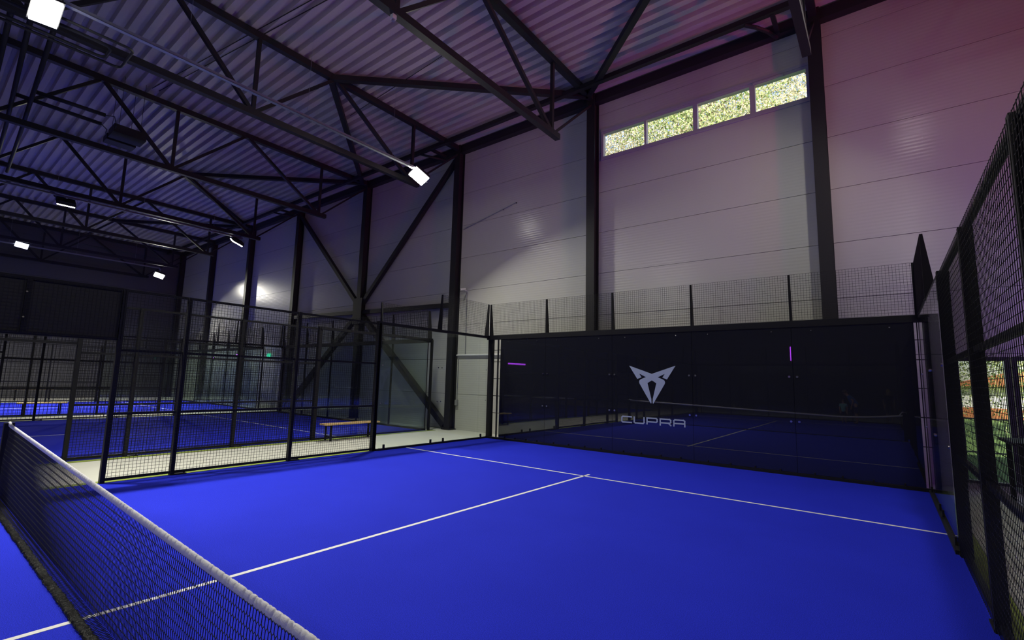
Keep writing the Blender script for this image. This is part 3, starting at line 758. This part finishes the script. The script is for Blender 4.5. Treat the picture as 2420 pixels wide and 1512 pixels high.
def person(loc, rz, k, lab, bend, shirt, pants, hair, hair_len, long_sleeve=False):
    t = thing('person', lab, 'person', loc)
    M = Matrix.Translation(loc) @ Matrix.Rotation(rz, 4, 'Z') @ Matrix.Scale(k, 4)
    V = []; E = []; RD = []
    def jt(p, r, a=None):
        V.append(p); RD.append(r); i = len(V)-1
        if a is not None: E.append((a, i))
        return i
    ca, sa = math.cos(bend), math.sin(bend)
    def up(x, y, z): return (x*ca+(z-.95)*sa, y, .95+(z-.95)*ca-x*sa)      # bends forward (+x) at the hips
    pel = jt((0, 0, .95), (.13, .15)); sp = jt(up(.0, 0, 1.12), (.115, .135), pel); ch_ = jt(up(.0, 0, 1.34), (.12, .165), sp)
    nk = jt(up(.01, 0, 1.50), .055, ch_); hd0 = jt(up(.02, 0, 1.585), (.075, .068), nk); hd = jt(up(.02, 0, 1.68), (.10, .082), hd0); jt(up(.015, 0, 1.765), (.055, .05), hd)
    ns = jt(up(.118, 0, 1.655), .012, hd)
    tb = []
    for s in (1, -1):
        hp = jt((.0, s*.095, .88), .095, pel); kn = jt((.03, s*.10, .50), .058, hp); cal = jt((-.01, s*.10, .36), .055, kn); an = jt((-.03, s*.10, .09), .036, cal); jt((.10, s*.115, .035), (.028, .04), an)
        sh = jt(up(.0, s*.185, 1.42), .062, ch_); el = jt(up(-.02, s*.235, 1.14), .042, sh)
        e = Vector(V[el]); wr = jt(tuple(e+Vector((.07, -s*.02, -.24))), .027, el); pm = jt(tuple(e+Vector((.095, -s*.02, -.31))), (.034, .02), wr)
        for q, (dy, ln) in enumerate(((-.03, .072), (-.010, .082), (.011, .076), (.031, .060))):
            f1 = jt(tuple(Vector(V[pm])+Vector((.012+dy*.2, dy, -.05))), .0095, pm); f2 = jt(tuple(Vector(V[f1])+Vector((.012, 0, -ln*.5))), .0085, f1); jt(tuple(Vector(V[f2])+Vector((.0, 0, -ln*.45))), .007, f2)
        th = jt(tuple(Vector(V[wr])+Vector((.035, -s*.025, -.035))), .012, wr); jt(tuple(Vector(V[th])+Vector((.018, -s*.01, -.045))), .009, th)
        tb.append((V[hp], V[kn], V[cal], V[an], V[sh], V[el]))
    skin_obj('body', V, E, RD, SKIN, t, M)
    # shirt
    v = [(0, 0, .80), up(0, 0, 1.10), up(0, 0, 1.36), up(.005, 0, 1.455)]; e = [(0, 1), (1, 2), (2, 3)]; r_ = [(.165, .19), (.145, .17), (.14, .185), (.075, .085)]
    for (hp, kn, cal, an, sh, el) in tb:
        a = Vector(sh); b = Vector(el); n0 = len(v)
        v += [tuple(a), tuple(a.lerp(b, .65))]; e += [(2, n0), (n0, n0+1)]; r_ += [.078, .068]
    skin_obj('shirt', v, e, r_, shirt, t, M)
    v = [(0, 0, 1.04), (0, 0, .90)]; e = [(0, 1)]; r_ = [(.13, .15), (.145, .168)]
    for (hp, kn, cal, an, sh, el) in tb:
        n0 = len(v); a = Vector(hp); b = Vector(kn)
        v += [tuple(a), tuple(a.lerp(b, .8)), tuple(b+Vector((0, 0, -.03)))]; e += [(1, n0), (n0, n0+1), (n0+1, n0+2)]; r_ += [.108, .082, .078]
    skin_obj('shorts', v, e, r_, pants, t, M)
    hm = MB(); nu, nv = 16, 10; vs = []
    for a in range(nv+1):
        th = PI*.60*a/nv
        for b in range(nu):
            ph_ = 2*PI*b/nu; back = (1-math.cos(ph_))/2
            th2 = th*(1+.42*back-.12); x_ = .112*math.sin(th2)*math.cos(ph_); y_ = .094*math.sin(th2)*math.sin(ph_); z_ = .115*math.cos(th2)
            if hair_len and a >= nv-2: z_ -= hair_len*back*(a-nv+3)/3
            vs.append(M @ Vector(up(.004+x_, y_, 1.695+z_)))
    hm.add(vs, [(a*nu+b, a*nu+(b+1) % nu, (a+1)*nu+(b+1) % nu, (a+1)*nu+b) for a in range(nv) for b in range(nu)])
    hm.build('hair', hair, t, smooth=True)
    for s in (1, -1):
        m = MB(); c = M @ Vector(up(.104, s*.033, 1.685)); m.disc(c, (M.to_3x3() @ Vector((1, 0, 0))), .010*k, .012*k, 10); m.build('eye', EYE, t)
        an = Vector(tb[0 if s > 0 else 1][3])
        skin_obj('shoe', [tuple(an+Vector((-.02, 0, -.045))), tuple(an+Vector((.07, .01*s, -.06))), tuple(an+Vector((.16, .018*s, -.066)))], [(0, 1), (1, 2)], [.046, (.034, .046), (.026, .04)], SHOE, t, M)
person(Vector((3.26, -8.75, 0)), PI, 1.0, 'person in a blue T-shirt bending toward a child, seen in the black glass', .62, pmat('blue_shirt', (.03, .13, .42), .8), pmat('navy_shorts', (.02, .025, .06), .8), HAIRB, 0)
person(Vector((2.74, -8.55, 0)), PI/2, .66, 'small child in a pale teal top beside the bending person, seen in the black glass', .05, pmat('teal_shirt', (.20, .50, .48), .8), pmat('dark_shorts', (.03, .03, .035), .8), HAIRB, .05)
person(Vector((4.58, -10.8, 0)), PI/2, .97, 'person with long blond hair standing behind the far end glass, seen in the black glass', .0, pmat('black_shirt', (.02, .02, .022), .8), MATS['dark_shorts'], HAIRY, .28)

# ------------------------------------------------------------------ outside: lawn, trees, low fence
tag(B((-30, 11.3, -.3), (45, 70, -.05)).build('lawn', GRASS), 'green lawn outside the windows', 'lawn', kind='structure')
def tree(x, y, h, r, n, m, lab, zc=None, size=.14):
    t = thing('tree', lab, 'tree', (x, y, 0), 'trees outside')
    zc = zc or h*.62
    tr = MB(); tr.tube([(x, y, -.1), (x+.1, y, h*.3), (x-.05, y+.1, h*.6), (x, y, h*.9)], [.22, .17, .10, .03], 8)
    for k in range(9):
        a = k*2.4; z0 = h*(.3+.05*k); tr.tube([(x, y, z0), (x+math.cos(a)*r*.4, y+math.sin(a)*r*.4, z0+r*.3), (x+math.cos(a)*r*.75, y+math.sin(a)*r*.75, z0+r*.45)], [.07, .045, .012], 5)
    tr.build('trunk', BARKM, t)
    RR = random.Random(int(x*13+y*7)); mb = MB()
    cl = []
    for k in range(46):
        a = RR.uniform(0, 2*PI); u = RR.uniform(-1, 1); q = RR.random()**.4
        cl.append((x+math.cos(a)*math.sqrt(1-u*u)*r*q, y+math.sin(a)*math.sqrt(1-u*u)*r*q, zc+u*h*.40*q))
    for i in range(n):
        c = cl[i % len(cl)]; p = Vector((c[0]+RR.gauss(0, r*.17), c[1]+RR.gauss(0, r*.17), c[2]+RR.gauss(0, r*.17)))
        d1 = Vector((RR.gauss(0, 1), RR.gauss(0, 1), RR.gauss(0, 1))).normalized(); d2 = d1.orthogonal().normalized()
        s = size*RR.uniform(.5, 1.1)
        mb.add([p-d1*s*.5, p+d2*s*.28, p+d1*s*.5, p-d2*s*.28], [(0, 1, 2, 3)])
    mb.build('crown', m, t)
tree(-9.5, 23, 22, 4.6, 42000, LEAF_P, 'pale leafy tree outside, behind the leftmost ribbon window pane', 15.5)
tree(-3.2, 25, 23, 5.0, 46000, LEAF_A, 'yellow-green birch outside, behind the second ribbon pane', 15.5)
tree(-1.2, 19, 19, 3.4, 26000, LEAF_G, 'greener tree outside, behind the third ribbon pane', 13)
tree(3.6, 24, 21, 5.2, 50000, LEAF_A, 'golden autumn tree outside, behind the rightmost ribbon pane', 14)
tree(-6.5, 33, 27, 6.5, 46000, LEAF_P, 'tall pale tree farthest from the hall behind the two left ribbon panes', 19, .2)
tree(3.2, 33, 27, 6.5, 46000, LEAF_P, 'tall pale tree farthest from the hall behind the two right ribbon panes', 19, .2)
tree(9.5, 27, 10, 4.5, 26000, LEAF_G, 'bushy green tree outside the ground floor windows', 4.5)
tree(14.5, 31, 11, 5.0, 22000, LEAF_G, 'green tree standing farther out on the lawn', 5.5)
tree(10.5, 20, 5, 1.6, 6000, LEAF_A, 'orange bush on the lawn beyond the ground floor windows', 1.5, .11)
t = thing('garden_railing', 'grey metal railing on the lawn outside the ground floor windows', 'railing', (10, 17, 0))
for z in (.12, 1.0): MB().beam((5, 17, z), (18, 17, z), .04, .04).build('rail', GREYBOX, t)
for k in range(100): MB().beam((5.1+.128*k, 17, -.05), (5.1+.128*k, 17, 1.0), .014, .014).build('bar', GREYBOX, t)
t = thing('garden_shed', 'orange-brown shed with a white wall beyond the lawn', 'shed', (13, 44, 0))
B((8.5, 43, -.05), (17.5, 46, 2.1)).build('shed_wall', pmat('render_white', (.75, .72, .68), .8), t)
MB().prism([(-.5, 0), (9.5, 0), (9.5, .12), (4.5, 1.5), (-.5, .12)], (8.5, 42.6, 2.1), (1, 0, 0), (0, 0, 1), -3.8).build('roof', pmat('rust_tile', (.45, .16, .06), .8), t)
B((8.4, 42.9, -.05), (17.6, 42.98, .7)).build('plinth', MATS['rust_tile'], t)
sun = bpy.data.lights.new('sun', 'SUN'); sun.energy = 15.0; sun.angle = math.radians(.6); sun.color = (1, .95, .86)
so = bpy.data.objects.new('sun', sun); so.rotation_euler = Vector((-.62, .42, -.66)).to_track_quat('-Z', 'Y').to_euler(); COL.objects.link(so)

w = bpy.data.worlds.new('world'); sc.world = w; w.use_nodes = True; nt = w.node_tree
bg = nt.nodes['Background']; sky = nt.nodes.new('ShaderNodeTexSky'); sky.sky_type = 'NISHITA'; sky.sun_disc = False
sky.sun_elevation = math.radians(35); sky.sun_rotation = math.radians(120)
nt.links.new(sky.outputs[0], bg.inputs[0]); bg.inputs['Strength'].default_value = .32

# ------------------------------------------------------------------ colour management
sc.view_settings.view_transform = 'Standard'; sc.view_settings.look = 'None'; sc.view_settings.gamma = 1
sc.view_settings.exposure = 0.0; sc.view_settings.use_curve_mapping = False
sc.cycles.use_denoising = True
sc.cycles.max_bounces = 10; sc.cycles.diffuse_bounces = 4; sc.cycles.glossy_bounces = 5; sc.cycles.transparent_max_bounces = 24
sc.cycles.sample_clamp_indirect = 6; sc.cycles.caustics_reflective = False; sc.cycles.caustics_refractive = False
